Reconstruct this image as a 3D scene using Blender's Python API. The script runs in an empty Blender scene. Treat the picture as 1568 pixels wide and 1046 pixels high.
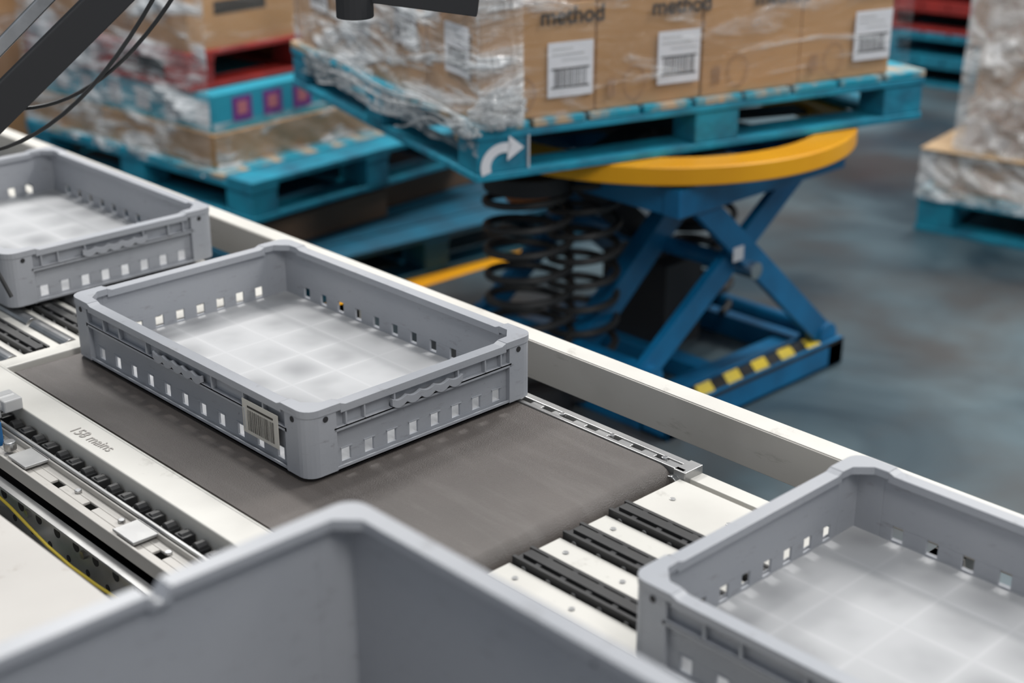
import bpy, bmesh, math, random
from mathutils import Vector, Matrix, noise
random.seed(4)
SC=bpy.context.scene
COL=SC.collection
FLOOR=-.70
SC.view_settings.view_transform='Standard'
# ---------------------------------------------------------------- materials
def mat(name,col,rough=.5,metal=0.,col2=None,scale=8.,bump=0.,bscale=60.,coords='Object',detail=6.,lo=.35,hi=.65,stretch=None,spec=.5,trans=0.,coat=0.):
    m=bpy.data.materials.new(name);m.use_nodes=True
    nt=m.node_tree;b=nt.nodes['Principled BSDF']
    b.inputs['Base Color'].default_value=(*col,1);b.inputs['Roughness'].default_value=rough;b.inputs['Metallic'].default_value=metal
    b.inputs['Specular IOR Level'].default_value=spec
    if coat: b.inputs['Coat Weight'].default_value=coat
    tc=nt.nodes.new('ShaderNodeTexCoord');src=tc.outputs[coords]
    if stretch:
        mp=nt.nodes.new('ShaderNodeMapping');mp.inputs['Scale'].default_value=stretch;nt.links.new(src,mp.inputs['Vector']);src=mp.outputs['Vector']
    if col2 is not None:
        n=nt.nodes.new('ShaderNodeTexNoise');n.inputs['Scale'].default_value=scale;n.inputs['Detail'].default_value=detail
        nt.links.new(src,n.inputs['Vector'])
        r=nt.nodes.new('ShaderNodeValToRGB');r.color_ramp.elements[0].position=lo;r.color_ramp.elements[1].position=hi
        r.color_ramp.elements[0].color=(*col,1);r.color_ramp.elements[1].color=(*col2,1)
        nt.links.new(n.outputs['Fac'],r.inputs['Fac']);nt.links.new(r.outputs['Color'],b.inputs['Base Color'])
    if bump:
        n2=nt.nodes.new('ShaderNodeTexNoise');n2.inputs['Scale'].default_value=bscale;n2.inputs['Detail'].default_value=4
        nt.links.new(src,n2.inputs['Vector'])
        bp=nt.nodes.new('ShaderNodeBump');bp.inputs['Strength'].default_value=bump;bp.inputs['Distance'].default_value=.01
        nt.links.new(n2.outputs['Fac'],bp.inputs['Height']);nt.links.new(bp.outputs['Normal'],b.inputs['Normal'])
    return m
def add_scuffs(m,col,scale=25,lo=.62,hi=.72,amt=.6,stretch=(1,1,4)):
    nt=m.node_tree;b=nt.nodes['Principled BSDF']
    tc=nt.nodes.new('ShaderNodeTexCoord');mp=nt.nodes.new('ShaderNodeMapping');mp.inputs['Scale'].default_value=stretch;mp.inputs['Rotation'].default_value=(.4,.7,.3)
    n=nt.nodes.new('ShaderNodeTexNoise');n.inputs['Scale'].default_value=scale;n.inputs['Detail'].default_value=8;n.inputs['Roughness'].default_value=.7
    r=nt.nodes.new('ShaderNodeMapRange');r.inputs[1].default_value=lo;r.inputs[2].default_value=hi;r.inputs[3].default_value=0;r.inputs[4].default_value=amt
    mx=nt.nodes.new('ShaderNodeMix');mx.data_type='RGBA';mx.inputs[7].default_value=(*col,1)
    nt.links.new(tc.outputs['Object'],mp.inputs[0]);nt.links.new(mp.outputs[0],n.inputs['Vector']);nt.links.new(n.outputs['Fac'],r.inputs[0]);nt.links.new(r.outputs[0],mx.inputs[0])
    l=[x for x in nt.links if x.to_socket==b.inputs['Base Color']]
    if l: nt.links.new(l[0].from_socket,mx.inputs[6])
    else: mx.inputs[6].default_value=b.inputs['Base Color'].default_value
    nt.links.new(mx.outputs[2],b.inputs['Base Color'])
M_TOTE=mat('tote_plastic',(.305,.32,.35),.42,col2=(.36,.37,.395),scale=3,bump=.03,bscale=200,spec=.4)
add_scuffs(M_TOTE,(.15,.14,.135),30,.58,.74,.5)
add_scuffs(M_TOTE,(.12,.11,.105),70,.66,.72,.5,(1,1,1))
def base_mat():
    m=bpy.data.materials.new('tote_base_plastic');m.use_nodes=True;nt=m.node_tree;b=nt.nodes['Principled BSDF']
    b.inputs['Roughness'].default_value=.65;b.inputs['Specular IOR Level'].default_value=.3
    N=nt.nodes.new;K=nt.links.new
    tc=N('ShaderNodeTexCoord');sp=N('ShaderNodeSeparateXYZ');K(tc.outputs['Object'],sp.inputs[0])
    def sn(o,f):
        a=N('ShaderNodeMath');a.operation='MULTIPLY';a.inputs[1].default_value=f;K(o,a.inputs[0])
        s=N('ShaderNodeMath');s.operation='SINE';K(a.outputs[0],s.inputs[0])
        c=N('ShaderNodeMath');c.operation='ABSOLUTE';K(s.outputs[0],c.inputs[0]);return c.outputs[0]
    sx=sn(sp.outputs[0],math.pi/.0857);sy=sn(sp.outputs[1],math.pi/.08)
    pr=N('ShaderNodeMath');pr.operation='MULTIPLY';K(sx,pr.inputs[0]);K(sy,pr.inputs[1])
    n=N('ShaderNodeTexNoise');n.inputs['Scale'].default_value=7;n.inputs['Detail'].default_value=3;K(tc.outputs['Object'],n.inputs['Vector'])
    r=N('ShaderNodeMapRange');r.interpolation_type='SMOOTHSTEP';r.inputs[1].default_value=.32;r.inputs[2].default_value=.62;K(n.outputs['Fac'],r.inputs[0])
    mu=N('ShaderNodeMath');mu.operation='MULTIPLY_ADD';mu.inputs[2].default_value=0;K(pr.outputs[0],mu.inputs[0]);K(r.outputs[0],mu.inputs[1])
    mx=N('ShaderNodeMix');mx.data_type='RGBA';mx.inputs[6].default_value=(.415,.42,.43,1);mx.inputs[7].default_value=(.26,.265,.275,1)
    K(mu.outputs[0],mx.inputs[0])
    mn=N('ShaderNodeMath');mn.operation='MINIMUM';K(sx,mn.inputs[0]);K(sy,mn.inputs[1])
    ln=N('ShaderNodeMapRange');ln.interpolation_type='SMOOTHSTEP';ln.inputs[1].default_value=.03;ln.inputs[2].default_value=.13;ln.inputs[3].default_value=.45;ln.inputs[4].default_value=0;K(mn.outputs[0],ln.inputs[0])
    m2=N('ShaderNodeMix');m2.data_type='RGBA';m2.inputs[7].default_value=(.47,.475,.485,1);K(ln.outputs[0],m2.inputs[0]);K(mx.outputs[2],m2.inputs[6])
    K(m2.outputs[2],b.inputs['Base Color'])
    return m
M_TBASE=base_mat();add_scuffs(M_TBASE,(.18,.16,.14),16,.66,.74,.6,(1,1,1))
M_HOLE=mat('dark_hole',(.02,.02,.022),.8)
M_BELT=mat('conveyor_belt_rubber',(.078,.068,.062),.45,col2=(.11,.095,.087),scale=4,bump=.3,bscale=700)
add_scuffs(M_BELT,(.17,.155,.145),5,.48,.75,.45,(1,8,1))
M_WHITE=mat('white_powder_coat',(.60,.585,.545),.4,col2=(.50,.485,.45),scale=5,lo=.5,hi=.75)
add_scuffs(M_WHITE,(.20,.175,.15),14,.60,.72,.5,(1,1,1))
M_DECK=mat('deck_paint',(.42,.40,.375),.5,col2=(.48,.46,.43),scale=4)
add_scuffs(M_DECK,(.20,.15,.11),9,.58,.70,.6,(1,1,1))
M_BEIGE=mat('aluminium_rail',(.45,.43,.40),.38,col2=(.36,.34,.31),scale=6,lo=.5,hi=.8)
add_scuffs(M_BEIGE,(.16,.14,.12),12,.60,.72,.5,(1,4,4))
M_STEEL=mat('brushed_steel',(.62,.62,.62),.28,1.,col2=(.45,.45,.45),scale=20)
M_ZINC=mat('zinc_bracket',(.50,.50,.49),.35,.6,col2=(.34,.34,.34),scale=12)
M_BLACK=mat('black_rubber',(.016,.016,.017),.5,col2=(.03,.03,.03),scale=15)
M_DARK=mat('dark_machine',(.022,.022,.024),.6)
M_BLUE=mat('blue_paint',(.003,.155,.35),.40,col2=(.003,.085,.20),scale=6,lo=.4,hi=.7,coat=.2)
M_YEL=mat('yellow_paint',(.90,.42,.008),.4,col2=(.80,.34,.008),scale=3)
M_HAZ=mat('worn_hazard_yellow',(.62,.50,.10),.6,col2=(.75,.55,.03),scale=10)
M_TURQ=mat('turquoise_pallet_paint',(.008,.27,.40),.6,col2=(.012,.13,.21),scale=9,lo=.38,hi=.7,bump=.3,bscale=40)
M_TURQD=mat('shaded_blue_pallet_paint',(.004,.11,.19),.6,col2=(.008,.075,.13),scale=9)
M_TURQW=mat('worn_turquoise_wood',(.01,.30,.43),.7,col2=(.50,.36,.23),scale=5,lo=.46,hi=.62,stretch=(1,3,3))
M_WOOD=mat('pallet_wood',(.52,.37,.22),.7,col2=(.40,.27,.16),scale=6,stretch=(1,6,6))
M_RED=mat('red_pallet_paint',(.42,.028,.02),.6,col2=(.25,.02,.02),scale=8)
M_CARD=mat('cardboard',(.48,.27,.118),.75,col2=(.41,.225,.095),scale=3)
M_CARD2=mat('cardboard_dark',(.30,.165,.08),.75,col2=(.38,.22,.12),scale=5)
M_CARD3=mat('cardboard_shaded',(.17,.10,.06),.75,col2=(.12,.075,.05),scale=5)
M_CYAN=mat('cyan_carton',(.04,.46,.62),.55,col2=(.03,.36,.52),scale=4)
M_LABEL=mat('label_paper',(.72,.72,.75),.5)
M_LABEL2=mat('aged_label_paper',(.60,.57,.51),.5)
M_INK=mat('black_ink',(.03,.025,.02),.6)
M_PURP=mat('purple_print',(.22,.05,.30),.6)
M_PINK=mat('pink_print',(.65,.22,.25),.6)
M_RUST=mat('orange_mark',(.55,.18,.05),.6)
M_CLAMP=mat('grey_clamp',(.45,.45,.45),.4)
M_TIE=mat('blue_cable_tie',(.02,.12,.3),.4)
M_WIREY=mat('yellow_wire',(.55,.42,.04),.4)
M_WIREG=mat('green_wire',(.02,.3,.12),.4)
M_WALL=mat('warehouse_wall',(.20,.24,.26),.8,col2=(.16,.19,.21),scale=1)

def film_mat(name,base=.12,amp=.75,sc=7.,stretch=(1,1,3),lo=.5,hi=.72,rot=(.15,.2,.1)):
    m=bpy.data.materials.new(name);m.use_nodes=True;nt=m.node_tree
    for n in list(nt.nodes): nt.nodes.remove(n)
    o=nt.nodes.new('ShaderNodeOutputMaterial');mx=nt.nodes.new('ShaderNodeMixShader')
    tr=nt.nodes.new('ShaderNodeBsdfTransparent');pb=nt.nodes.new('ShaderNodeBsdfPrincipled')
    pb.inputs['Base Color'].default_value=(.80,.83,.85,1);pb.inputs['Roughness'].default_value=.12
    pb.inputs['Specular IOR Level'].default_value=1.
    tc=nt.nodes.new('ShaderNodeTexCoord');mp=nt.nodes.new('ShaderNodeMapping');mp.inputs['Scale'].default_value=stretch
    mp.inputs['Rotation'].default_value=rot
    n=nt.nodes.new('ShaderNodeTexNoise');n.inputs['Scale'].default_value=sc;n.inputs['Detail'].default_value=5;n.inputs['Distortion'].default_value=.7
    n.inputs['Roughness'].default_value=.62
    r=nt.nodes.new('ShaderNodeValToRGB');r.color_ramp.elements[0].position=lo;r.color_ramp.elements[1].position=hi
    r.color_ramp.elements[0].color=(base,)*3+(1,);r.color_ramp.elements[1].color=(amp,)*3+(1,)
    bp=nt.nodes.new('ShaderNodeBump');bp.inputs['Strength'].default_value=1.;bp.inputs['Distance'].default_value=.05
    nt.links.new(tc.outputs['Object'],mp.inputs['Vector']);nt.links.new(mp.outputs['Vector'],n.inputs['Vector'])
    nt.links.new(n.outputs['Fac'],r.inputs['Fac']);nt.links.new(r.outputs['Color'],mx.inputs['Fac'])
    nt.links.new(n.outputs['Fac'],bp.inputs['Height']);nt.links.new(bp.outputs['Normal'],pb.inputs['Normal'])
    nt.links.new(tr.outputs[0],mx.inputs[1]);nt.links.new(pb.outputs[0],mx.inputs[2]);nt.links.new(mx.outputs[0],o.inputs[0])
    return m
M_FILM=film_mat('stretch_film',.05,.60,2.6,(1,1,6),lo=.54,hi=.72)
M_FILM2=film_mat('stretch_film_heavy',.14,.95,2.8,(1.2,1.2,5),lo=.47,hi=.62)
M_FILM3=film_mat('stretch_film_bunched',.5,.95,14.)
M_FILM4=film_mat('stretch_film_crumpled',.30,.9,8.,(1,1,1.5),lo=.42,hi=.66)

def floor_mat():
    m=bpy.data.materials.new('polished_concrete');m.use_nodes=True;nt=m.node_tree;b=nt.nodes['Principled BSDF']
    tc=nt.nodes.new('ShaderNodeTexCoord')
    n=nt.nodes.new('ShaderNodeTexNoise');n.inputs['Scale'].default_value=1.3;n.inputs['Detail'].default_value=8;n.inputs['Distortion'].default_value=1.0
    n2=nt.nodes.new('ShaderNodeTexNoise');n2.inputs['Scale'].default_value=.9;n2.inputs['Detail'].default_value=5
    mp=nt.nodes.new('ShaderNodeMapping');mp.inputs['Location'].default_value=(3.1,1.7,0)
    nt.links.new(tc.outputs['Object'],n.inputs['Vector']);nt.links.new(tc.outputs['Object'],mp.inputs['Vector']);nt.links.new(mp.outputs['Vector'],n2.inputs['Vector'])
    r=nt.nodes.new('ShaderNodeValToRGB');r.color_ramp.elements[0].position=.36;r.color_ramp.elements[1].position=.66
    r.color_ramp.elements[0].color=(.030,.053,.070,1);r.color_ramp.elements[1].color=(.12,.175,.20,1)
    r2=nt.nodes.new('ShaderNodeValToRGB');r2.color_ramp.elements[0].position=.49;r2.color_ramp.elements[1].position=.62
    r2.color_ramp.elements[0].color=(0,0,0,1);r2.color_ramp.elements[1].color=(.8,.8,.8,1)
    mx=nt.nodes.new('ShaderNodeMix');mx.data_type='RGBA';mx.inputs[7].default_value=(.06,.05,.046,1)
    nt.links.new(n.outputs['Fac'],r.inputs['Fac']);nt.links.new(n2.outputs['Fac'],r2.inputs['Fac'])
    nt.links.new(r2.outputs['Color'],mx.inputs[0]);nt.links.new(r.outputs['Color'],mx.inputs[6]);nt.links.new(mx.outputs[2],b.inputs['Base Color'])
    rr=nt.nodes.new('ShaderNodeMapRange');rr.inputs[3].default_value=.22;rr.inputs[4].default_value=.5
    nt.links.new(n.outputs['Fac'],rr.inputs[0]);nt.links.new(rr.outputs[0],b.inputs['Roughness'])
    return m
M_FLOOR=floor_mat()
# ---------------------------------------------------------------- mesh builder
class MB:
    def __init__(s): s.v=[];s.f=[];s.mi=[];s.mats=[]
    def m(s,mt):
        if mt not in s.mats: s.mats.append(mt)
        return s.mats.index(mt)
    def add(s,vs,fs,mt,M=None):
        o=len(s.v);k=s.m(mt)
        for v in vs:
            v=Vector(v)
            if M is not None: v=M@v
            s.v.append(tuple(v))
        for f in fs: s.f.append([i+o for i in f]);s.mi.append(k)
    def box(s,x0,x1,y0,y1,z0,z1,mt,M=None):
        vs=[(x0,y0,z0),(x1,y0,z0),(x1,y1,z0),(x0,y1,z0),(x0,y0,z1),(x1,y0,z1),(x1,y1,z1),(x0,y1,z1)]
        s.add(vs,[(0,3,2,1),(4,5,6,7),(0,1,5,4),(1,2,6,5),(2,3,7,6),(3,0,4,7)],mt,M)
    def prism(s,poly,z0,z1,mt,M=None):
        n=len(poly)
        a=sum(poly[i][0]*poly[(i+1)%n][1]-poly[(i+1)%n][0]*poly[i][1] for i in range(n))
        if a<0: poly=poly[::-1]
        vs=[(x,y,z0) for x,y in poly]+[(x,y,z1) for x,y in poly]
        fs=[list(range(n))[::-1],[i+n for i in range(n)]]+[(i,(i+1)%n,(i+1)%n+n,i+n) for i in range(n)]
        s.add(vs,fs,mt,M)
    def cyl(s,p0,p1,r,mt,seg=16,r1=None,cap=True):
        p0=Vector(p0);p1=Vector(p1);d=(p1-p0);r1=r if r1 is None else r1
        q=d.to_track_quat('Z','Y').to_matrix()
        vs=[];
        for p,rr in((p0,r),(p1,r1)):
            for i in range(seg):
                a=2*math.pi*i/seg;vs.append(tuple(p+q@Vector((rr*math.cos(a),rr*math.sin(a),0))))
        fs=[(i,(i+1)%seg,(i+1)%seg+seg,i+seg) for i in range(seg)]
        if cap: fs+=[list(range(seg))[::-1],[i+seg for i in range(seg)]]
        s.add(vs,fs,mt)
    def bar(s,p0,p1,w,h,mt,up=(0,0,1)):
        p0=Vector(p0);p1=Vector(p1);d=p1-p0;L=d.length;d.normalize()
        upv=Vector(up);side=d.cross(upv).normalized();u=side.cross(d)
        M=Matrix((( d.x,side.x,u.x,p0.x),(d.y,side.y,u.y,p0.y),(d.z,side.z,u.z,p0.z),(0,0,0,1)))
        s.box(0,L,-w/2,w/2,-h/2,h/2,mt,M)
    def tube(s,pts,r,mt,seg=8):
        vs=[];fs=[];n=len(pts);pts=[Vector(p) for p in pts]
        ref=Vector((0,0,1))
        for k,p in enumerate(pts):
            d=(pts[min(k+1,n-1)]-pts[max(k-1,0)]).normalized()
            a=d.cross(ref)
            if a.length<.05: a=d.cross(Vector((1,0,0)))
            a.normalize();b=d.cross(a)
            for i in range(seg):
                t=2*math.pi*i/seg;vs.append(tuple(p+r*(math.cos(t)*a+math.sin(t)*b)))
        for k in range(n-1):
            for i in range(seg): fs.append((k*seg+i,k*seg+(i+1)%seg,(k+1)*seg+(i+1)%seg,(k+1)*seg+i))
        fs.append(list(range(seg)));fs.append([(n-1)*seg+i for i in range(seg)])
        s.add(vs,fs,mt)
    def obj(s,name,parent=None,bevel=0,smooth=False,loc=None,rotz=0):
        me=bpy.data.meshes.new(name);me.from_pydata(s.v,[],s.f)
        for mt in s.mats: me.materials.append(mt)
        for p,k in zip(me.polygons,s.mi): p.material_index=k
        bm=bmesh.new();bm.from_mesh(me);bmesh.ops.recalc_face_normals(bm,faces=bm.faces);bm.to_mesh(me);bm.free()
        o=bpy.data.objects.new(name,me);COL.objects.link(o)
        if loc: o.location=loc
        o.rotation_euler[2]=rotz
        if parent: o.parent=parent
        if bevel:
            b=o.modifiers.new('bevel','BEVEL');b.width=bevel;b.segments=2;b.limit_method='ANGLE';b.angle_limit=math.radians(50)
        if smooth:
            for p in me.polygons: p.use_smooth=True
            me.set_sharp_from_angle(angle=math.radians(40))
        return o
def empty(name,loc=(0,0,0),rotz=0):
    e=bpy.data.objects.new(name,None);COL.objects.link(e);e.location=loc;e.rotation_euler[2]=rotz;e.empty_display_size=.1
    return e
def text(name,body,size,M,mt,parent,ext=.0004,off=.018):
    cu=bpy.data.curves.new(name,'FONT');cu.body=body;cu.size=size;cu.extrude=ext;cu.offset=size*off
    cu.materials.append(mt);o=bpy.data.objects.new(name,cu);COL.objects.link(o);o.parent=parent;o.matrix_local=M
    return o
def F_my(x,y,z): return Matrix(((1,0,0,x),(0,0,-1,y),(0,1,0,z),(0,0,0,1)))
def F_px(x,y,z): return Matrix(((0,0,1,x),(1,0,0,y),(0,1,0,z),(0,0,0,1)))

# ---------------------------------------------------------------- tote
def tote(name,loc,L=.6,W=.4,H=.1,label=False,rimstep=(.055,.055),slots=(11,8),rw=.019,dh=.0035):
    m=MB();wi=.0085;t=.0035;cl=.048
    def corner(sx,sy):
        r=.02;poly=[(cl,0.001)]
        poly.append((r,.001))
        for i in range(1,6):
            a=math.radians(270-18*i);poly.append((r+ (r-.001)*math.cos(a),r+(r-.001)*math.sin(a)))
        poly+=[(.001,cl),(wi+t,cl),(wi+t,wi+t),(cl,wi+t)]
        P=[((x if sx>0 else L-x),(y if sy>0 else W-y)) for x,y in poly]
        m.prism(P,.006,H-.004,M_TOTE)
        a,b=rimstep;q=rw
        poly=[(a,0),(r,0)]
        for i in range(1,6):
            an=math.radians(270-18*i);poly.append((r+r*math.cos(an),r+r*math.sin(an)))
        poly+=[(0,b),(q-.001,b),(q,q+.018),(q+.018,q),(a,q-.001)]
        P=[((x if sx>0 else L-x),(y if sy>0 else W-y)) for x,y in poly]
        m.prism(P,H-.010,H,M_TOTE)
    for sx in(1,-1):
        for sy in(1,-1): corner(sx,sy)
    def side(length,n,T,off):
        def bx(x0,x1,y0,y1,z0,z1,mt=M_TOTE): m.box(x0,x1,y0,y1,z0,z1,mt,T)
        a,b=cl,length-cl
        bx(a,b,wi,wi+t,.003,.013)
        top=.031 if n else .013
        if n:
            sp=(b-a-.0)/(n);sw=.0148
            x=a
            for i in range(n):
                c=a+sp*(i+.5)
                bx(x,c-sw/2,wi,wi+t,.013,top);x=c+sw/2
                bx(c-sw/2-.002,c+sw/2+.002,wi-.0015,wi,top,top+.0018)
            bx(x,b,wi,wi+t,.013,top)
        bx(a,b,wi,wi+t,top,H-.01)
        bx(off,length-off,0,rw-.001,H-.014,H-dh)
        for s0 in(off,length-off):
            sg=1 if s0==off else -1
            vs=[(s0,0,H-dh-.0005),(s0,rw-.001,H-dh-.0005),(s0,0,H-.0005),(s0,rw-.001,H-.0005),(s0+sg*.008,0,H-dh-.0001),(s0+sg*.008,rw-.001,H-dh-.0001)]
            m.add(vs,[(0,1,3,2),(2,3,5,4),(0,2,4),(1,5,3),(0,4,5,1)],M_TOTE,T)
        bx(a-.004,b+.004,.001,wi,H-.036,H-.0335)
        bx(a-.004,b+.004,.001,.003,H-.039,H-.033)
        bx(a-.002,b+.002,.002,wi,.004,.007)
        bx(a-.002,b+.002,.002,.004,.004,.0105)
        for fr in (.16,.235,.36,.64,.765,.84):
            x=length*fr;bx(x-.0013,x+.0013,.001,wi,H-.036,H-.012)
        g0,g1=length*.5-.062,length*.5+.062;N=60
        vs=[];fs=[]
        for i in range(N+1):
            x=g0+(g1-g0)*i/N;zb=H-.031-.0055*abs(math.sin((i/N)*5*math.pi))
            zt=H-.021-.004*abs(math.sin((i/N)*5*math.pi+.0))
            vs+=[(x,-.0015,zb),(x,-.0015,zt),(x,.0035,zb),(x,.0035,zt)]
        for i in range(N):
            o=i*4;fs+=[(o,o+4,o+5,o+1),(o+2,o+3,o+7,o+6),(o+1,o+5,o+7,o+3),(o,o+2,o+6,o+4)]
        fs+=[(0,1,3,2),(N*4,N*4+2,N*4+3,N*4+1)]
        m.add(vs,fs,M_TOTE,T)
        for x in(.031,length-.031):
            m.cyl(T@Vector((x,.0015,H-.016)),T@Vector((x,.0003,H-.016)),.0042,M_HOLE,12)
    I=Matrix.Identity(4)
    side(L,slots[0],I,rimstep[0])
    side(L,slots[0],Matrix(((-1,0,0,L),(0,-1,0,W),(0,0,1,0),(0,0,0,1))),rimstep[0])
    side(W,slots[1],Matrix(((0,-1,0,L),(1,0,0,0),(0,0,1,0),(0,0,0,1))),rimstep[1])
    side(W,slots[1],Matrix(((0,1,0,0),(-1,0,0,W),(0,0,1,0),(0,0,0,1))),rimstep[1])
    b0=wi+.001
    m.box(b0,L-b0,b0,W-b0,.008,.0105,M_TBASE)
    m.box(.02,L-.02,.02,W-.02,0,.008,M_TOTE)
    if label:
        x0,x1=L-.142,L-.062;z0,z1=.030,.078
        m.box(x0,x1,-.0002,.001,z0,z1,M_LABEL2)
        x=x0+.012
        m.box(x0+.012,x1-.010,-.0006,.0004,z1-.010,z1-.007,M_INK)
        while x<x1-.010:
            w=random.choice([.0006,.0009,.0013]);m.box(x,x+w,-.0006,.0004,z0+.005,z1-.013,M_INK);x+=w+random.choice([.0011,.0018])
        m.box(x0+.003,x0+.006,-.0006,.0004,z0+.006,z1-.012,M_CLAMP)
    o=m.obj(name,bevel=.0009,loc=loc)
    return o
tote('storage_tote',(-.6,0,0),label=True)
tote('storage_tote',(-1.437,.012,0))
tote('storage_tote',(.532,.011,0))
tote('deep_storage_tote',(.482,-.693,0),H=.28,rimstep=(.30,.19),slots=(0,0),rw=.020,dh=.010)

# ---------------------------------------------------------------- belt conveyor
cv=empty('belt_conveyor')
m=MB()
bx0,bx1,by0,by1=-.625,.288,-.097,.372;r=.026;prof=[]
for i in range(13):
    a=math.radians(90-15*i);prof.append((bx1-r+r*math.cos(a),-r-.0005+r*math.sin(a)))
for i in range(13):
    a=math.radians(270-15*i);prof.append((bx0+r+r*math.cos(a),-r-.0005+r*math.sin(a)))
n=len(prof);vs=[(x,by0,z) for x,z in prof]+[(x,by1,z) for x,z in prof]
m.add(vs,[list(range(n)),[i+n for i in range(n)][::-1]]+[(i,(i+1)%n,(i+1)%n+n,i+n) for i in range(n)],M_BELT)
m.obj('belt',cv,smooth=True)
m=MB()
m.box(-.66,1.9,-.150,-.100,-.045,-.001,M_WHITE)
m.box(-.66,1.9,-.104,-.0995,-.01,.0,M_WHITE)
m.box(-.662,-.63,-.10,.40,-.05,-.001,M_WHITE)
m.box(-.60,.255,-.095,.37,-.048,-.008,M_DARK)
m.obj('frame_near_rail',cv,bevel=.002)
m=MB()
m.box(-.64,.30,.376,.383,-.06,.0,M_ZINC)
m.box(-.64,.30,.400,.412,-.06,-.004,M_ZINC)
for i in range(22):
    x=-.64+i*.0427
    m.box(x,x+.022,.383,.400,-.009,-.006,M_ZINC)
m.box(-.64,.30,.383,.400,-.03,-.028,M_DARK)
m.box(.285,.305,.374,.41,-.05,.0,M_ZINC)
m.cyl((.287,.374,-.02),(.287,.366,-.02),.012,M_STEEL)
for i in range(10): m.cyl((-.6+i*.095,.3915,.0),(-.6+i*.095,.3915,-.008),.0045,M_STEEL,8)
m.obj('far_bracket',cv,bevel=.0008)
gr=empty('guide_rail')
m=MB()
m.box(-3.2,2.6,.497,.535,-.032,.030,M_BEIGE)
m.box(-3.2,2.6,.499,.533,.030,.0315,M_WHITE)
for x in (-2.5,-1.5,-.55,.62,1.6):
    m.box(x-.02,x+.02,.416,.497,-.06,-.035,M_BEIGE)
    m.box(x-.02,x+.02,.46,.53,-.25,-.035,M_BEIGE)
    m.box(x-.018,x+.018,.47,.52,FLOOR,-.25,M_BEIGE)
m.obj('rail_profile',gr,bevel=.002)
m=MB()
m.box(-1.6,1.9,-.172,-.152,-.075,-.034,M_DARK)
for i in range(26):
    x=-.66+i*.034
    m.box(x,x+.020,-.170,-.152,-.034,-.020-.004*(i%2),M_BLACK)
    m.cyl((x+.010,-.168,-.026),(x+.010,-.154,-.026),.009,M_BLACK,10)
m.box(-.66,1.9,-.176,-.171,-.07,-.022,M_ZINC)
m.obj('chain_guide',cv,bevel=.001)
m=MB()
def perf(x0,x1,y0,y1,z,t,step,hr,hl,mt):
    c=(y0+y1)/2
    m.box(x0,x1,y0,c-hr,z-t,z,mt);m.box(x0,x1,c+hr,y1,z-t,z,mt)
    x=x0
    while x<x1-.001:
        m.box(x,min(x+step-hl,x1),c-hr,c+hr,z-t,z,mt);x+=step
perf(-.62,.9,-.214,-.180,-.034,.004,.085,.006,.022,M_BEIGE)
m.box(-.62,.9,-.218,-.214,-.052,-.030,M_BEIGE)
m.box(-.62,.9,-.180,-.177,-.05,-.026,M_BEIGE)
for i in range(14):
    m.cyl((-.58+i*.11,-.19,-.034),(-.58+i*.11,-.19,-.030),.005,M_STEEL,8)
for x in(-.40,-.12,.2): m.box(x,x+.05,-.214,-.176,-.030,-.026,M_ZINC)
m.obj('outer_channel',cv,bevel=.001)
m=MB()
m.box(-1.6,1.9,-.226,-.222,-.16,-.060,M_ZINC)
m.box(-1.6,1.9,-.236,-.226,-.064,-.060,M_ZINC)
for i in range(70):
    x=-1.55+i*.05
    m.cyl((x,-.2268,-.080),(x,-.2215,-.080),.0075,M_HOLE,12)
    m.cyl((x+.025,-.2268,-.108),(x+.025,-.2215,-.108),.005,M_HOLE,10)
    if i%3==0: m.cyl((x+.025,-.232,-.080),(x+.025,-.226,-.080),.006,M_STEEL,6)
m.box(-1.6,1.9,-.31,-.226,-.20,-.155,M_DARK)
m.box(-1.6,1.9,-.30,-.10,-.36,-.205,M_DARK)
m.box(-1.6,1.9,-.105,.39,-.20,-.07,M_DARK)
for k,(mt,y,z,ph) in enumerate([(M_WIREY,-.240,-.088,0),(M_BLACK,-.252,-.112,1),(M_BLACK,-.262,-.125,2),(M_WIREY,-.272,-.14,3),(M_WIREG,-.258,-.118,4),(M_BLACK,-.285,-.12,5)]):
    pts=[(-1.5+i*.06,y+.006*math.sin(i*.8+ph),z+.009*math.sin(i*.45+ph*2)) for i in range(52)]
    m.tube(pts,.0022,mt)
for i in range(9):
    m.box(-.9+i*.19,-.88+i*.19,-.285,-.236,-.15,-.115,M_CLAMP)
m.obj('side_plate_and_wires',cv)
pc=empty('pivot_clamp')
m=MB()
m.box(-.512,-.472,-.178,-.150,-.0,.018,M_CLAMP)
m.box(-.500,-.484,-.205,-.178,-.01,.012,M_CLAMP)
m.cyl((-.492,-.20,.008),(-.492,-.152,.008),.011,M_CLAMP)
m.cyl((-.485,-.186,-.03),(-.485,-.186,.028),.005,M_STEEL)
m.cyl((-.57,-.192,-.018),(-.47,-.198,-.014),.009,M_CLAMP)
m.cyl((-.42,-.20,-.030),(-.42,-.20,-.016),.009,M_STEEL)
m.cyl((-.53,-.165,.0),(-.53,-.165,.014),.008,M_STEEL,6)
m.box(-.475,-.460,-.232,-.190,-.045,-.004,M_TIE)
m.obj('clamp_body',pc,bevel=.002)
text('marker_note','158 mains',.024,Matrix.Translation((-.365,-.139,-.0002))@Matrix.Rotation(math.radians(3),4,'Z'),mat('pencil',(.36,.34,.32),.8),cv,.0001,0)
m=MB()
for x in(-2.3,-1.2,.0,1.4):
    for y in(-.14,.36): m.box(x-.02,x+.02,y-.02,y+.02,FLOOR,-.05,M_BEIGE)
    m.box(x-.015,x+.015,-.12,.34,-.45,-.41,M_BEIGE)
m.obj('legs',cv,bevel=.002)
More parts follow.
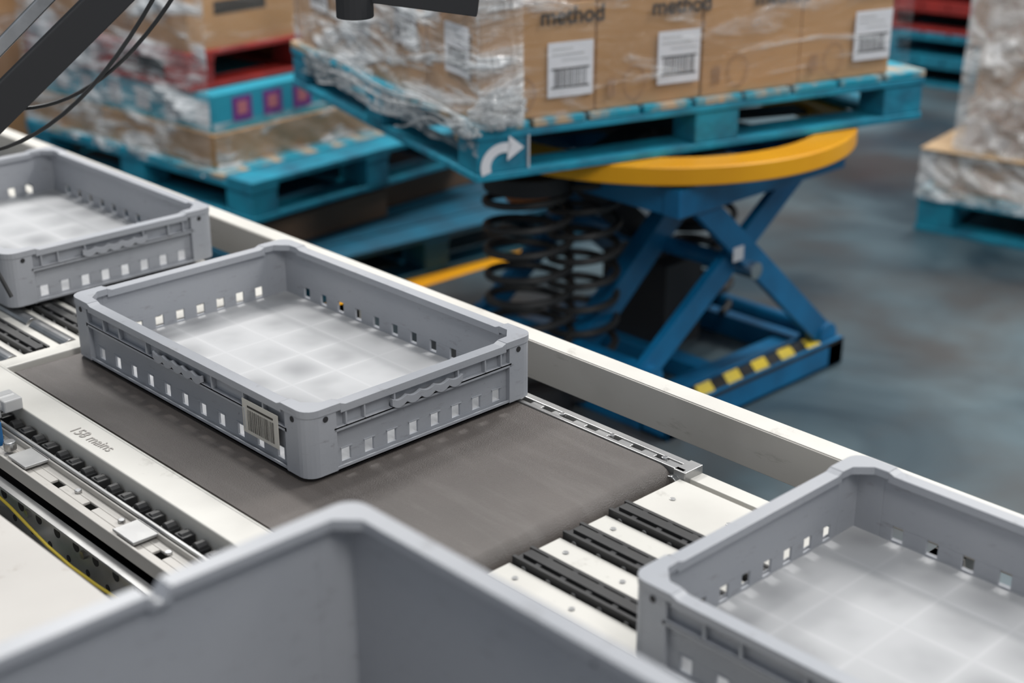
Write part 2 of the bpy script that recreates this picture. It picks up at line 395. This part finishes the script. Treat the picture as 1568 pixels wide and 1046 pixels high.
def transfer(name,x0,x1,strips,rollers):
    m=MB()
    m.box(x0,x1,-.098,.372,-.05,-.022,M_WHITE)
    m.box(x0,x1,.385,.41,-.05,-.012,M_WHITE)
    ys=sorted(strips)
    for y in ys:
        m.box(x0,x1,y-.017,y+.017,-.022,-.006,M_BLACK)
        m.box(x0,x1,y-.017,y-.012,-.006,-.002,M_BLACK)
        m.box(x0,x1,y+.012,y+.017,-.006,-.002,M_BLACK)
        m.box(x0+.008,x1,y-.007,y+.007,-.006,.0,M_BLACK)
        x=x0+.02
        while x<x1:
            m.cyl((x,y-.0175,-.012),(x,y-.0185,-.012),.004,M_STEEL,8)
            m.box(x+.012,x+.020,y-.012,y+.012,-.006,-.0025,M_DARK);x+=.04
    ed=[-.098]+[v for y in ys for v in(y-.021,y+.021)]+[.372]
    for i in range(0,len(ed),2):
        if ed[i+1]-ed[i]>.01: 
            m.box(x0,x1,ed[i],ed[i+1],-.022,-.010,M_WHITE)
            for xx in (x0+.03,x0+.12):
                m.cyl((xx,(ed[i]+ed[i+1])/2,-.010),(xx,(ed[i]+ed[i+1])/2,-.0085),.004,M_ZINC,8)
    for y in rollers:
        x=x0
        while x<x1-.02:
            m.cyl((x+.004,y,-.016),(min(x+.125,x1),y,-.016),.015,M_STEEL,20);x+=.13
    m.obj(name,cv,bevel=.0008)
transfer('transfer_unit_downstream',.298,1.9,[.253,.172,.088,.006],[])
transfer('transfer_unit_upstream',-3.0,-.668,[-.025,.075,.175,.275],[-.072,.028,.125,.225,.325])

m=MB()
m.box(-.9,1.3,-1.0,-.315,-.03,-.001,M_DECK)
m.box(-.9,1.3,-.320,-.315,-.10,-.001,M_DECK)
for x in(-.8,.2,1.2):
    for y in(-.95,-.36): m.box(x-.025,x+.025,y-.025,y+.025,FLOOR,-.03,M_BEIGE)
m.obj('side_deck_table',bevel=.003)

# ---------------------------------------------------------------- pallets
def pallet_parts(m,LX,LY,h,blk,dk,wood):
    bh=h*.14
    for y in (0,LY/2-.05,LY-.10): m.box(0,LX,y,y+.10,0,bh,blk)
    for x in (0,LX-.10): m.box(x,x+.10,.10,LY-.10,0.001,bh,blk)
    bw=.13
    for x in(0,LX/2-bw/2,LX-bw):
        for y in(0,LY/2-.05,LY-.10):
            m.box(x+.003,x+bw-.003,y+.003,y+.10-.003,bh,h-2*bh,blk)
    for y in (0,LY/2-.05,LY-.10): m.box(0,LX,y,y+.10,h-2*bh,h-bh-.001,blk)
    n=9;gap=.012;w=(LX-gap*(n-1))/n
    for i in range(n):
        x=i*(w+gap);m.box(x,x+w,0,LY,h-bh,h,wood if i not in(0,n-1) else dk)
ANG=-.268
PB=-.016
PE=empty('wrapped_pallet_of_cartons',(-.918,1.127,PB),ANG)
S=MB();PH=.125
pallet_parts(S,1.275,1.13,PH,M_TURQ,M_TURQW,M_TURQW)
R90=Matrix(((0,-1,0,0),(1,0,0,0),(0,0,1,0),(0,0,0,1)))
S.v=[tuple(R90@Vector(v)) for v in S.v]
S.obj('pallet',PE,bevel=.003)
m=MB()
def arc_arrow(M):
    pts=[];
    N=14
    for i in range(N+1):
        a=math.radians(200-130*i/N);c=(.062,.012)
        ro,ri=.052,.030
        pts.append((c[0]+ro*math.cos(a)*1.1,c[1]+ro*math.sin(a),c[0]+ri*math.cos(a)*1.1,c[1]+ri*math.sin(a)))
    vs=[];fs=[]
    for p in pts: vs+=[(p[0],p[1],0),(p[2],p[3],0)]
    for i in range(N): fs.append((2*i,2*i+1,2*i+3,2*i+2))
    m.add(vs,fs,M_LABEL,M)
    m.add([(.075,.078,0),(.112,.048,0),(.070,.022,0)],[(0,1,2)],M_LABEL,M)
arc_arrow(Matrix(((0,0,1,.0008),(1,0,0,.005),(0,1,0,.020),(0,0,0,1))))
m.box(-.01,.0012,.128,.1305,.02,.095,M_LABEL)
m.obj('pallet_arrow_marking',PE)
CH=.245;cwy=.282;cwx=.270
m=MB()
z0=PH
ys=[.02+i*(cwy+.004) for i in range(4)];xs=[-.012-i*(cwx+.003) for i in range(4)]
for lay in range(2):
    for i,y in enumerate(ys):
        for j,x in enumerate(xs):
            jx=random.uniform(-.003,.003);jy=random.uniform(-.001,.001)
            zz=z0+.001+lay*(CH+.002)
            m.box(x-cwx+jx,x+jx,y+jy,y+cwy+jy,zz,zz+CH,M_CARD)
m.obj('cartons',PE,bevel=.003)
m=MB()
def barcode(m,M,w,h):
    m.box(0,w,0,h,0,.0008,M_LABEL,M)
    m.box(w*.08,w*.55,h*.86,h*.89,.0008,.0012,M_CLAMP,M)
    m.box(w*.08,w*.8,h*.76,h*.79,.0008,.0012,M_CLAMP,M)
    m.box(w*.3,w*.9,h*.66,h*.68,.0008,.0012,M_CLAMP,M)
    m.box(w*.08,w*.92,h*.16,h*.19,.0008,.0014,M_INK,M);m.box(w*.08,w*.92,h*.50,h*.53,.0008,.0014,M_INK,M)
    x=w*.14
    while x<w*.86:
        q=random.choice([.0012,.002,.0028]);m.box(x,x+q,h*.19,h*.5,.0008,.0013,M_INK,M);x+=q+random.choice([.0025,.004])
for i,y in enumerate(ys):
    for lay in range(2):
        zz=z0+lay*(CH+.002)
        if i!=2: barcode(m,F_px(-.0085,y+.160,zz+.042),.115,.120)
        fx=-.0085
        for k in range(2): m.box(fx,fx+.0006,y+.03+k*.012,y+.038+k*.012,zz+.03,zz+.07,M_CARD2)
        N=20
        for k in range(N):
            a0=2*math.pi*k/N;a1=2*math.pi*(k+1)/N;c=(y+.10,zz+.055);R0,R1=.030,.027
            m.add([(fx+.0006,c[0]+R0*math.cos(a0),c[1]+R0*math.sin(a0)*1.3),(fx+.0006,c[0]+R0*math.cos(a1),c[1]+R0*math.sin(a1)*1.3),(fx+.0006,c[0]+R1*math.cos(a1),c[1]+R1*math.sin(a1)*1.3),(fx+.0006,c[0]+R1*math.cos(a0),c[1]+R1*math.sin(a0)*1.3)],[(0,1,2,3)],M_CARD2)
for j,x in enumerate(xs):
    for lay in range(2):
        zz=z0+lay*(CH+.002)
        barcode(m,F_my(x-cwx+.10,.0165,zz+.09+.02*(j%2)),.12,.11)
m.obj('carton_labels',PE)
for i,y in enumerate(ys):
    text('carton_print_%d'%i,'method',.052,F_px(-.0075,y+.140,z0+.202),M_INK,PE)
def film_wall(m,p0,p1,z0,z1,amp,mt,nx=70,nz=26,seed=0,flare=0):
    p0=Vector(p0);p1=Vector(p1);d=p1-p0;nrm=Vector((d.y,-d.x,0)).normalized()
    vs=[];fs=[]
    for j in range(nz+1):
        for i in range(nx+1):
            s=i/nx;t=j/nz;p=p0+d*s;z=z0+(z1-z0)*t
            q=Vector((s*d.length*5+seed,z*14+s*9,seed*1.7))
            w=noise.noise(q)+.5*noise.noise(q*2.7)
            off=abs(w)*amp*(.25+.75*min(1,math.sin(math.pi*s)*4))+.002+flare*(1-t)**2
            zz=z+ (.018*noise.noise(Vector((s*9+seed,3.1,0))) if j in(0,) else 0)
            vs.append(tuple(p+nrm*off)[:2]+(zz,))
    for j in range(nz):
        for i in range(nx):
            a=j*(nx+1)+i;fs.append((a,a+1,a+nx+2,a+nx+1))
    m.add(vs,fs,mt)
m=MB()
film_wall(m,(-1.11,.012,0),(0.0,.012,0),.055,.62,.022,M_FILM2,seed=1,flare=.004)
film_wall(m,(.0,.0,0),(.0,1.21,0),.12,.62,.010,M_FILM,seed=5)
film_wall(m,(.002,.0,0),(.002,.11,0),.12,.62,.014,M_FILM2,nx=20,seed=7,flare=.01)
o=m.obj('stretch_film',PE,smooth=True)
def clump(name,parent,c,rad,mt,seed):
    bm=bmesh.new();bmesh.ops.create_icosphere(bm,subdivisions=4,radius=1)
    for v in bm.verts:
        n1=noise.noise(v.co*1.6+Vector((seed,0,0)));n2=noise.noise(v.co*5+Vector((seed,3,0)))
        f=1+.5*n1+.4*abs(n2)
        v.co=Vector((v.co.x*rad[0]*f,v.co.y*rad[1]*f,v.co.z*rad[2]*f))
    me=bpy.data.meshes.new(name);bm.to_mesh(me);bm.free();me.materials.append(mt)
    o=bpy.data.objects.new(name,me);COL.objects.link(o);o.parent=parent;o.location=c
    return o
clump('film_bunch_1',PE,(.008,.05,.155),(.015,.055,.035),M_FILM3,1)
clump('film_bunch_2',PE,(-.05,-.006,.115),(.06,.010,.018),M_FILM3,5)
m=MB()
for k in range(5):
    x0=-.9+.12*k;pts=[]
    for i in range(16):
        s=i/15;pts.append((x0+s*(.0-x0)*.9,-.012-.01*math.sin(s*3+k),.09+.05*math.sin(k*1.3)*(1-s)+ s*.04+.01*math.sin(s*8+k)))
    m.tube(pts,.003,M_FILM3,6)
m.obj('film_ropes',PE,smooth=True)

# ---------------------------------------------------------------- scissor lift
LF=empty('scissor_lift_table')
RC=Vector((-1.092,1.907,0));RT=PB-.002;RB=RT-.046
m=MB()
seg=96;ro,ri=.519,.43;za,zb=RB,RT
vs=[];fs=[]
for i in range(seg):
    a=2*math.pi*i/seg;c,s_=math.cos(a),math.sin(a)
    vs+=[(RC.x+ro*c,RC.y+ro*s_,za),(RC.x+ro*c,RC.y+ro*s_,zb),(RC.x+ri*c,RC.y+ri*s_,zb),(RC.x+ri*c,RC.y+ri*s_,za)]
for i in range(seg):
    o=i*4;p=((i+1)%seg)*4
    for k in range(4): fs.append((o+k,p+k,p+(k+1)%4,o+(k+1)%4))
m.add(vs,fs,M_YEL)
m.obj('turntable_ring',LF,bevel=.004,smooth=True)
m=MB()
for a in range(0,180,45):
    d=Vector((math.cos(math.radians(a+20)),math.sin(math.radians(a+20)),0))
    m.bar(RC-d*.45+Vector((0,0,RT-.02)),RC+d*.45+Vector((0,0,RT-.02)),.08,.012,M_DARK)
m.cyl((RC.x,RC.y,RB-.04),(RC.x,RC.y,RT-.01),.12,M_DARK,32)
X0,X1=-1.36,-.73;Y0,Y1=1.54,2.27
TZ=RB-.045
for x in(X0+.02,X1-.0): m.box(x-.025,x+.025,1.56,2.22,TZ-.035,TZ+.035,M_BLUE)
for y in(1.59,1.87,2.18): m.box(X0+.02,X1,y-.025,y+.025,TZ-.035,TZ+.03,M_BLUE)
m.obj('top_frame',LF,bevel=.003)
m=MB()
for x in(X1,X0):
    s=-1 if x==X1 else 1
    m.bar((x,1.64,TZ),(x,2.22,-.615),.022,.064,M_BLUE)
    m.bar((x+s*.035,2.15,TZ+.01),(x+s*.035,1.51,-.545),.022,.064,M_BLUE)
    m.cyl((x+.03,1.865,-.34),(x-.06,1.865,-.34),.022,M_STEEL if x==X1 else M_BLUE,18)
    m.cyl((x+.02,2.22,-.615),(x-.05,2.22,-.615),.037,M_BLUE,20)
    m.cyl((x+.02,1.64,TZ),(x-.04,1.64,TZ),.032,M_BLUE,20)
m.box(X1+.0112,X1+.0125,1.79,1.83,-.305,-.268,M_LABEL)
m.cyl((X0,2.20,-.60),(X1,2.20,-.60),.022,M_BLUE,16)
m.cyl((X0,1.53,-.54),(X1,1.53,-.54),.028,M_BLUE,16)
m.cyl((X0,1.865,-.34),(X1,1.865,-.34),.022,M_BLUE,16)
m.cyl((X0,2.08,TZ),(X1,2.08,TZ),.02,M_BLUE,16)
m.bar((X0+.35,1.56,-.54),(X0+.35,2.07,TZ),.05,.07,M_BLUE)
m.bar((X0+.25,1.62,TZ),(X0+.25,2.20,-.60),.05,.07,M_DARK)
m.box(-1.25,-1.02,1.9,2.05,-.66,-.42,M_DARK)  # dark block standing in for the shadow under the platform
m.obj('scissor_legs',LF,bevel=.003)
m=MB()
bz=FLOOR;EX=-.693
m.box(X0-.05,X0+.05,Y0,Y1,bz,bz+.07,M_BLUE)
m.box(EX-.09,EX-.078,Y0,Y1,bz,bz+.075,M_BLUE);m.box(EX-.012,EX,Y0,Y1,bz,bz+.075,M_BLUE)
m.box(EX-.09,EX,Y0,Y1,bz,bz+.012,M_BLUE)
for y in(Y0,Y1-.08): m.box(X0,EX-.09,y,y+.08,bz+.001,bz+.06,M_BLUE)
m.box(X0,EX-.09,1.86,1.92,bz+.002,bz+.05,M_BLUE)
m.box(EX-.09,EX,Y0,Y0+.06,bz,bz+.075,M_BLUE);m.box(EX-.09,EX,Y1-.07,Y1,bz,bz+.075,M_BLUE)
m.box(EX-.16,EX-.10,Y0+.1,Y1-.1,bz+.01,bz+.06,M_BLUE)
m.obj('base_frame',LF,bevel=.003)
m=MB()
zt=bz+.0765
xa,xb=EX-.062,EX+.0012
m.box(xa,xb,Y0+.01,Y1-.01,bz+.066,zt,M_BLACK)
y=Y0+.01
while y<Y1-.12:
    m.add([(xa,y+.05,zt+.0008),(xb,y,zt+.0008),(xb,y+.058,zt+.0008),(xa,y+.108,zt+.0008)],[(0,1,2,3)],M_HAZ)
    y+=.112
m.box(xb-.012,xb,Y0+.01,Y1-.01,zt,zt+.0015,M_BLUE)
m.obj('hazard_stripe_edge',LF)
def spring(m,c,z0,z1,R,wr,turns,lean=(0,0)):
    N=int(turns*28);pts=[]
    for i in range(N+1):
        t=i/N;a=2*math.pi*turns*t
        pts.append((c[0]+lean[0]*t+R*math.cos(a),c[1]+lean[1]*t+R*math.sin(a),z0+(z1-z0)*t))
    m.tube(pts,wr,M_BLACK,8)
m=MB()
spring(m,(-1.09,1.47),-.64,-.11,.105,.0105,8.5,(-.02,.0))
spring(m,(-1.04,1.60),-.62,-.11,.085,.0100,8)
spring(m,(-1.10,2.12),-.60,-.14,.10,.0100,7)
spring(m,(-1.10,2.12),-.54,-.14,.06,.0090,8)
m.cyl((-1.11,1.47,-.13),(-1.11,1.47,TZ+.02),.11,M_DARK,24)
m.cyl((-1.11,1.47,-.16),(-1.11,1.47,-.145),.055,M_RUST,24)
m.cyl((-1.04,1.60,-.68),(-1.04,1.60,-.60),.10,M_DARK,24)
m.cyl((-1.09,1.47,-.699),(-1.09,1.47,-.63),.11,M_DARK,24)
m.obj('coil_springs',LF,smooth=True)

# ---------------------------------------------------------------- left stacks
def simple_pallet(name,loc,ang,LX,LY,h,blk,wood,parent=None):
    m=MB();pallet_parts(m,LX,LY,h,blk,blk,wood)
    m.v=[(v[0]-LX,v[1],v[2]) for v in m.v]
    return m.obj(name,parent,bevel=.003,loc=loc,rotz=ang)
A2=math.radians(5)
LS=empty('stacked_wrapped_pallets',(-2.156,1.367,FLOOR),A2)
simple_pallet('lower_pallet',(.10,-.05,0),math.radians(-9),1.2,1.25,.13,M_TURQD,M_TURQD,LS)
m=MB()
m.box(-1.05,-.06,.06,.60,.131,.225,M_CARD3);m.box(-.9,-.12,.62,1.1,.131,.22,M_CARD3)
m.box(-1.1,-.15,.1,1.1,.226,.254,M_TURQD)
m.obj('lower_cartons',LS,bevel=.004)
simple_pallet('upper_pallet',(0,0,.255),0,1.2,1.016,.125,M_TURQ,M_TURQW,LS)
m=MB()
zt=.38
m.box(-1.18,-.20,.03,.98,zt+.001,zt+.10,M_CARD)
for i in range(3): m.box(-.54-.33*i,-.22-.33*i,.05,.5,zt+.101,zt+.215,M_CYAN)
m.box(-.54,-.22,.51,.90,zt+.101,zt+.215,M_CYAN)
m.box(-1.18,-.56,.51,.93,zt+.101,zt+.2,M_CARD)
for k in range(3):
    y=.12+.12*k
    m.box(-.219,-.218,y,y+.075,zt+.125,zt+.20,M_PURP);m.box(-.218,-.217,y+.018,y+.056,zt+.145,zt+.185,M_PINK)
for k in range(6):
    x=-.31-.15*k
    m.box(x,x+.07,.0485,.0495,zt+.125,zt+.19,M_LABEL)
m.obj('cartons',LS,bevel=.003)
simple_pallet('red_pallet',(-.30,.03,zt+.216),0,.9,.95,.115,M_RED,M_RED,LS)
m=MB();zr=zt+.216+.116
for i in range(3):
    for j in range(2): m.box(-.60-.29*i,-.315-.29*i,.05+.43*j,.47+.43*j,zr,zr+.42,M_CARD if i!=1 else M_CARD2)
m.box(-.314,-.3135,.15,.35,zr+.1,zr+.14,M_INK)
m.obj('upper_cartons',LS,bevel=.004)
m=MB()
film_wall(m,(-1.2,.02,0),(-.19,.02,0),zt-.02,zt+.60,.03,M_FILM2,seed=11,flare=.01)
film_wall(m,(-.19,.02,0),(-.19,1.0,0),zt-.02,zt+.14,.022,M_FILM2,seed=15,flare=.01)
film_wall(m,(-.29,.08,0),(-.29,1.0,0),zr,zr+.42,.022,M_FILM,seed=17,flare=.0)
m.obj('stretch_film',LS,smooth=True)
LB=empty('wrapped_pallet_stack',(-3.65,1.2,FLOOR),A2)
simple_pallet('pallet',(0,0,0),0,1.2,1.016,.13,M_TURQ,M_TURQW,LB)
m=MB()
for k in range(4):
    for i in range(3):
        for j in range(3): m.box(-.4-.39*i,-.02-.39*i,.02+.33*j,.34+.33*j,.132+.27*k,.40+.27*k,[M_CARD,M_CARD2,M_CARD][(i+j+k)%3])
m.obj('cartons',LB,bevel=.004)
m=MB();film_wall(m,(-1.2,.0,0),(.01,.0,0),.1,1.2,.03,M_FILM2,seed=21);film_wall(m,(.01,.0,0),(.01,1.0,0),.1,1.2,.03,M_FILM,seed=25)
m.obj('stretch_film',LB,smooth=True)
LB2=empty('wrapped_pallet_stack',(-3.3,2.75,FLOOR),A2)
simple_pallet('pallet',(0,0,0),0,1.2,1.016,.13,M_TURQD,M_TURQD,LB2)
m=MB()
for k in range(4):
    for i in range(3):
        for j in range(3): m.box(-.4-.39*i,-.02-.39*i,.02+.33*j,.34+.33*j,.132+.27*k,.40+.27*k,[M_CARD2,M_CARD,M_CARD2][(i+j+k)%3])
m.obj('cartons',LB2,bevel=.004)
# ---------------------------------------------------------------- right wrapped pallet
RP=empty('wrapped_goods_pallet',(-1.209,3.448,FLOOR),math.radians(10))
m=MB();pallet_parts(m,1.2,1.016,.15,M_TURQ,M_TURQW,M_TURQW);m.obj('pallet',RP,bevel=.003)
m=MB()
m.box(.04,1.16,.03,.98,.151,.29,M_CARD)
m.box(.0,1.2,-.02,1.03,.291,.299,M_WOOD)
for k in range(5):
    o_=.12+.02*math.sin(k*2.1)
    for i in range(3):
        m.box(o_+.34*i,o_+.33+.34*i,.06,.95,.30+.17*k,.467+.17*k,M_CARD if k%2 else M_CARD2)
m.obj('bagged_goods',RP,bevel=.02)
m=MB()
film_wall(m,(.0,.0,0),(1.2,.0,0),.13,.29,.03,M_FILM4,seed=31,flare=.02)
film_wall(m,(.10,.045,0),(1.2,.045,0),.30,1.15,.05,M_FILM4,seed=35,flare=.03)
film_wall(m,(.10,.95,0),(.10,.045,0),.30,1.15,.04,M_FILM4,seed=36)
m.obj('stretch_film',RP,smooth=True)
FP=empty('empty_pallet_stack',(-2.76,5.46,FLOOR),math.radians(8))
for k,(c) in enumerate([M_TURQ,M_TURQ,M_RED,M_RED,M_RED]):
    m=MB();pallet_parts(m,1.2,1.0,.13,c,c,c);m.obj('pallet_%d'%k,FP,bevel=.003,loc=(.02*(k%2),0,.132*k))
FP=empty('empty_pallet_stack',(-.6,6.4,FLOOR),math.radians(8))
for k,(c) in enumerate([M_TURQ,M_TURQ,M_TURQ,M_RED]):
    m=MB();pallet_parts(m,1.2,1.0,.13,c,c,c);m.obj('pallet_%d'%k,FP,bevel=.003,loc=(.02*(k%2),0,.132*k))

# ---------------------------------------------------------------- scanner arm + cables
AR=empty('scanner_support_arm')
m=MB()
m.bar((-.84,-.34,.075),(-.50,.48,.84),.028,.052,M_DARK)
m.bar((-.86,-.30,.16),(-.56,.42,.86),.014,.02,M_STEEL)
m.bar((-.66,.14,.585),(-.26,.535,.515),.03,.035,M_DARK)
m.cyl((-.385,.40,.56),(-.385,.40,.495),.028,M_DARK,20)
m.cyl((-.84,-.36,.003),(-.84,-.34,.12),.03,M_DARK,20)
m.box(-.89,-.79,-.42,-.32,.0,.01,M_DARK)
m.obj('arm',AR,bevel=.002)
m=MB()
def cable(p,q,sag,n=18,r=.0032,side=(0,0,0)):
    p=Vector(p);q=Vector(q);pts=[]
    for i in range(n+1):
        t=i/n;b=4*t*(1-t);pts.append(tuple(p.lerp(q,t)+Vector(side)*b-Vector((0,0,sag*b))))
    m.tube(pts,r,M_BLACK,8)
cable((-.62,.16,.54),(-.80,-.12,.31),.05)
cable((-.60,.22,.56),(-.80,-.12,.31),.10)
cable((-.58,.26,.58),(-.76,.0,.36),.07)
cable((-.795,-.12,.34),(-.70,-.045,.08),.02,side=(.0,.01,0))
m.obj('cables',AR,smooth=True)

# ---------------------------------------------------------------- building shell
m=MB();m.box(-14,10,-8,14,FLOOR-.2,FLOOR,M_FLOOR);m.obj('floor')
m=MB();m.box(-2.02,-1.94,1.2,2.3,FLOOR,FLOOR+.002,M_YEL);m.obj('floor_marking_line')
m=MB();m.box(-14.2,-14,-8,14,FLOOR,6,M_WALL);m.obj('wall_left')
m=MB();m.box(-14,10,14,14.2,FLOOR,6,M_WALL);m.obj('wall_back')

# ---------------------------------------------------------------- lights
w=bpy.data.worlds.new('warehouse_ambient');SC.world=w;w.use_nodes=True
bg=w.node_tree.nodes['Background'];bg.inputs[0].default_value=(.82,.90,1,1);bg.inputs[1].default_value=.37
def area(name,loc,sx,sy,p,tgt=None,col=(1,.98,.95)):
    l=bpy.data.lights.new(name,'AREA');l.shape='RECTANGLE';l.size=sx;l.size_y=sy;l.energy=p;l.color=col
    o=bpy.data.objects.new(name,l);COL.objects.link(o);o.location=loc
    if tgt: o.rotation_euler=(Vector(tgt)-Vector(loc)).to_track_quat('-Z','Y').to_euler()
area('ceiling_light_1',(-2.2,.8,2.7),.3,.9,70,(-.2,.3,0))
area('ceiling_light_2',(.6,2.9,2.9),.9,.3,62,(-.2,.3,0))
area('ceiling_light_3',(-3.6,1.5,4),.5,2.4,80)
area('ceiling_light_4',(-1.5,5.0,4.2),.5,2.4,160)
area('ceiling_light_5',(1.5,5.5,4.2),.5,2.4,120)
area('ceiling_light_6',(2.4,-.6,3.2),.5,1.6,64,(-.2,.3,0))
# ---------------------------------------------------------------- camera
cd=bpy.data.cameras.new('camera');co=bpy.data.objects.new('camera',cd);COL.objects.link(co)
cd.sensor_width=36;cd.lens=52.07;co.location=(1.3859,-.9701,.8777);co.rotation_euler=(1.1854,-.0008,.8079)
cd.clip_start=.02
cd.dof.use_dof=True;cd.dof.focus_distance=2.02;cd.dof.aperture_fstop=2.9
SC.camera=co
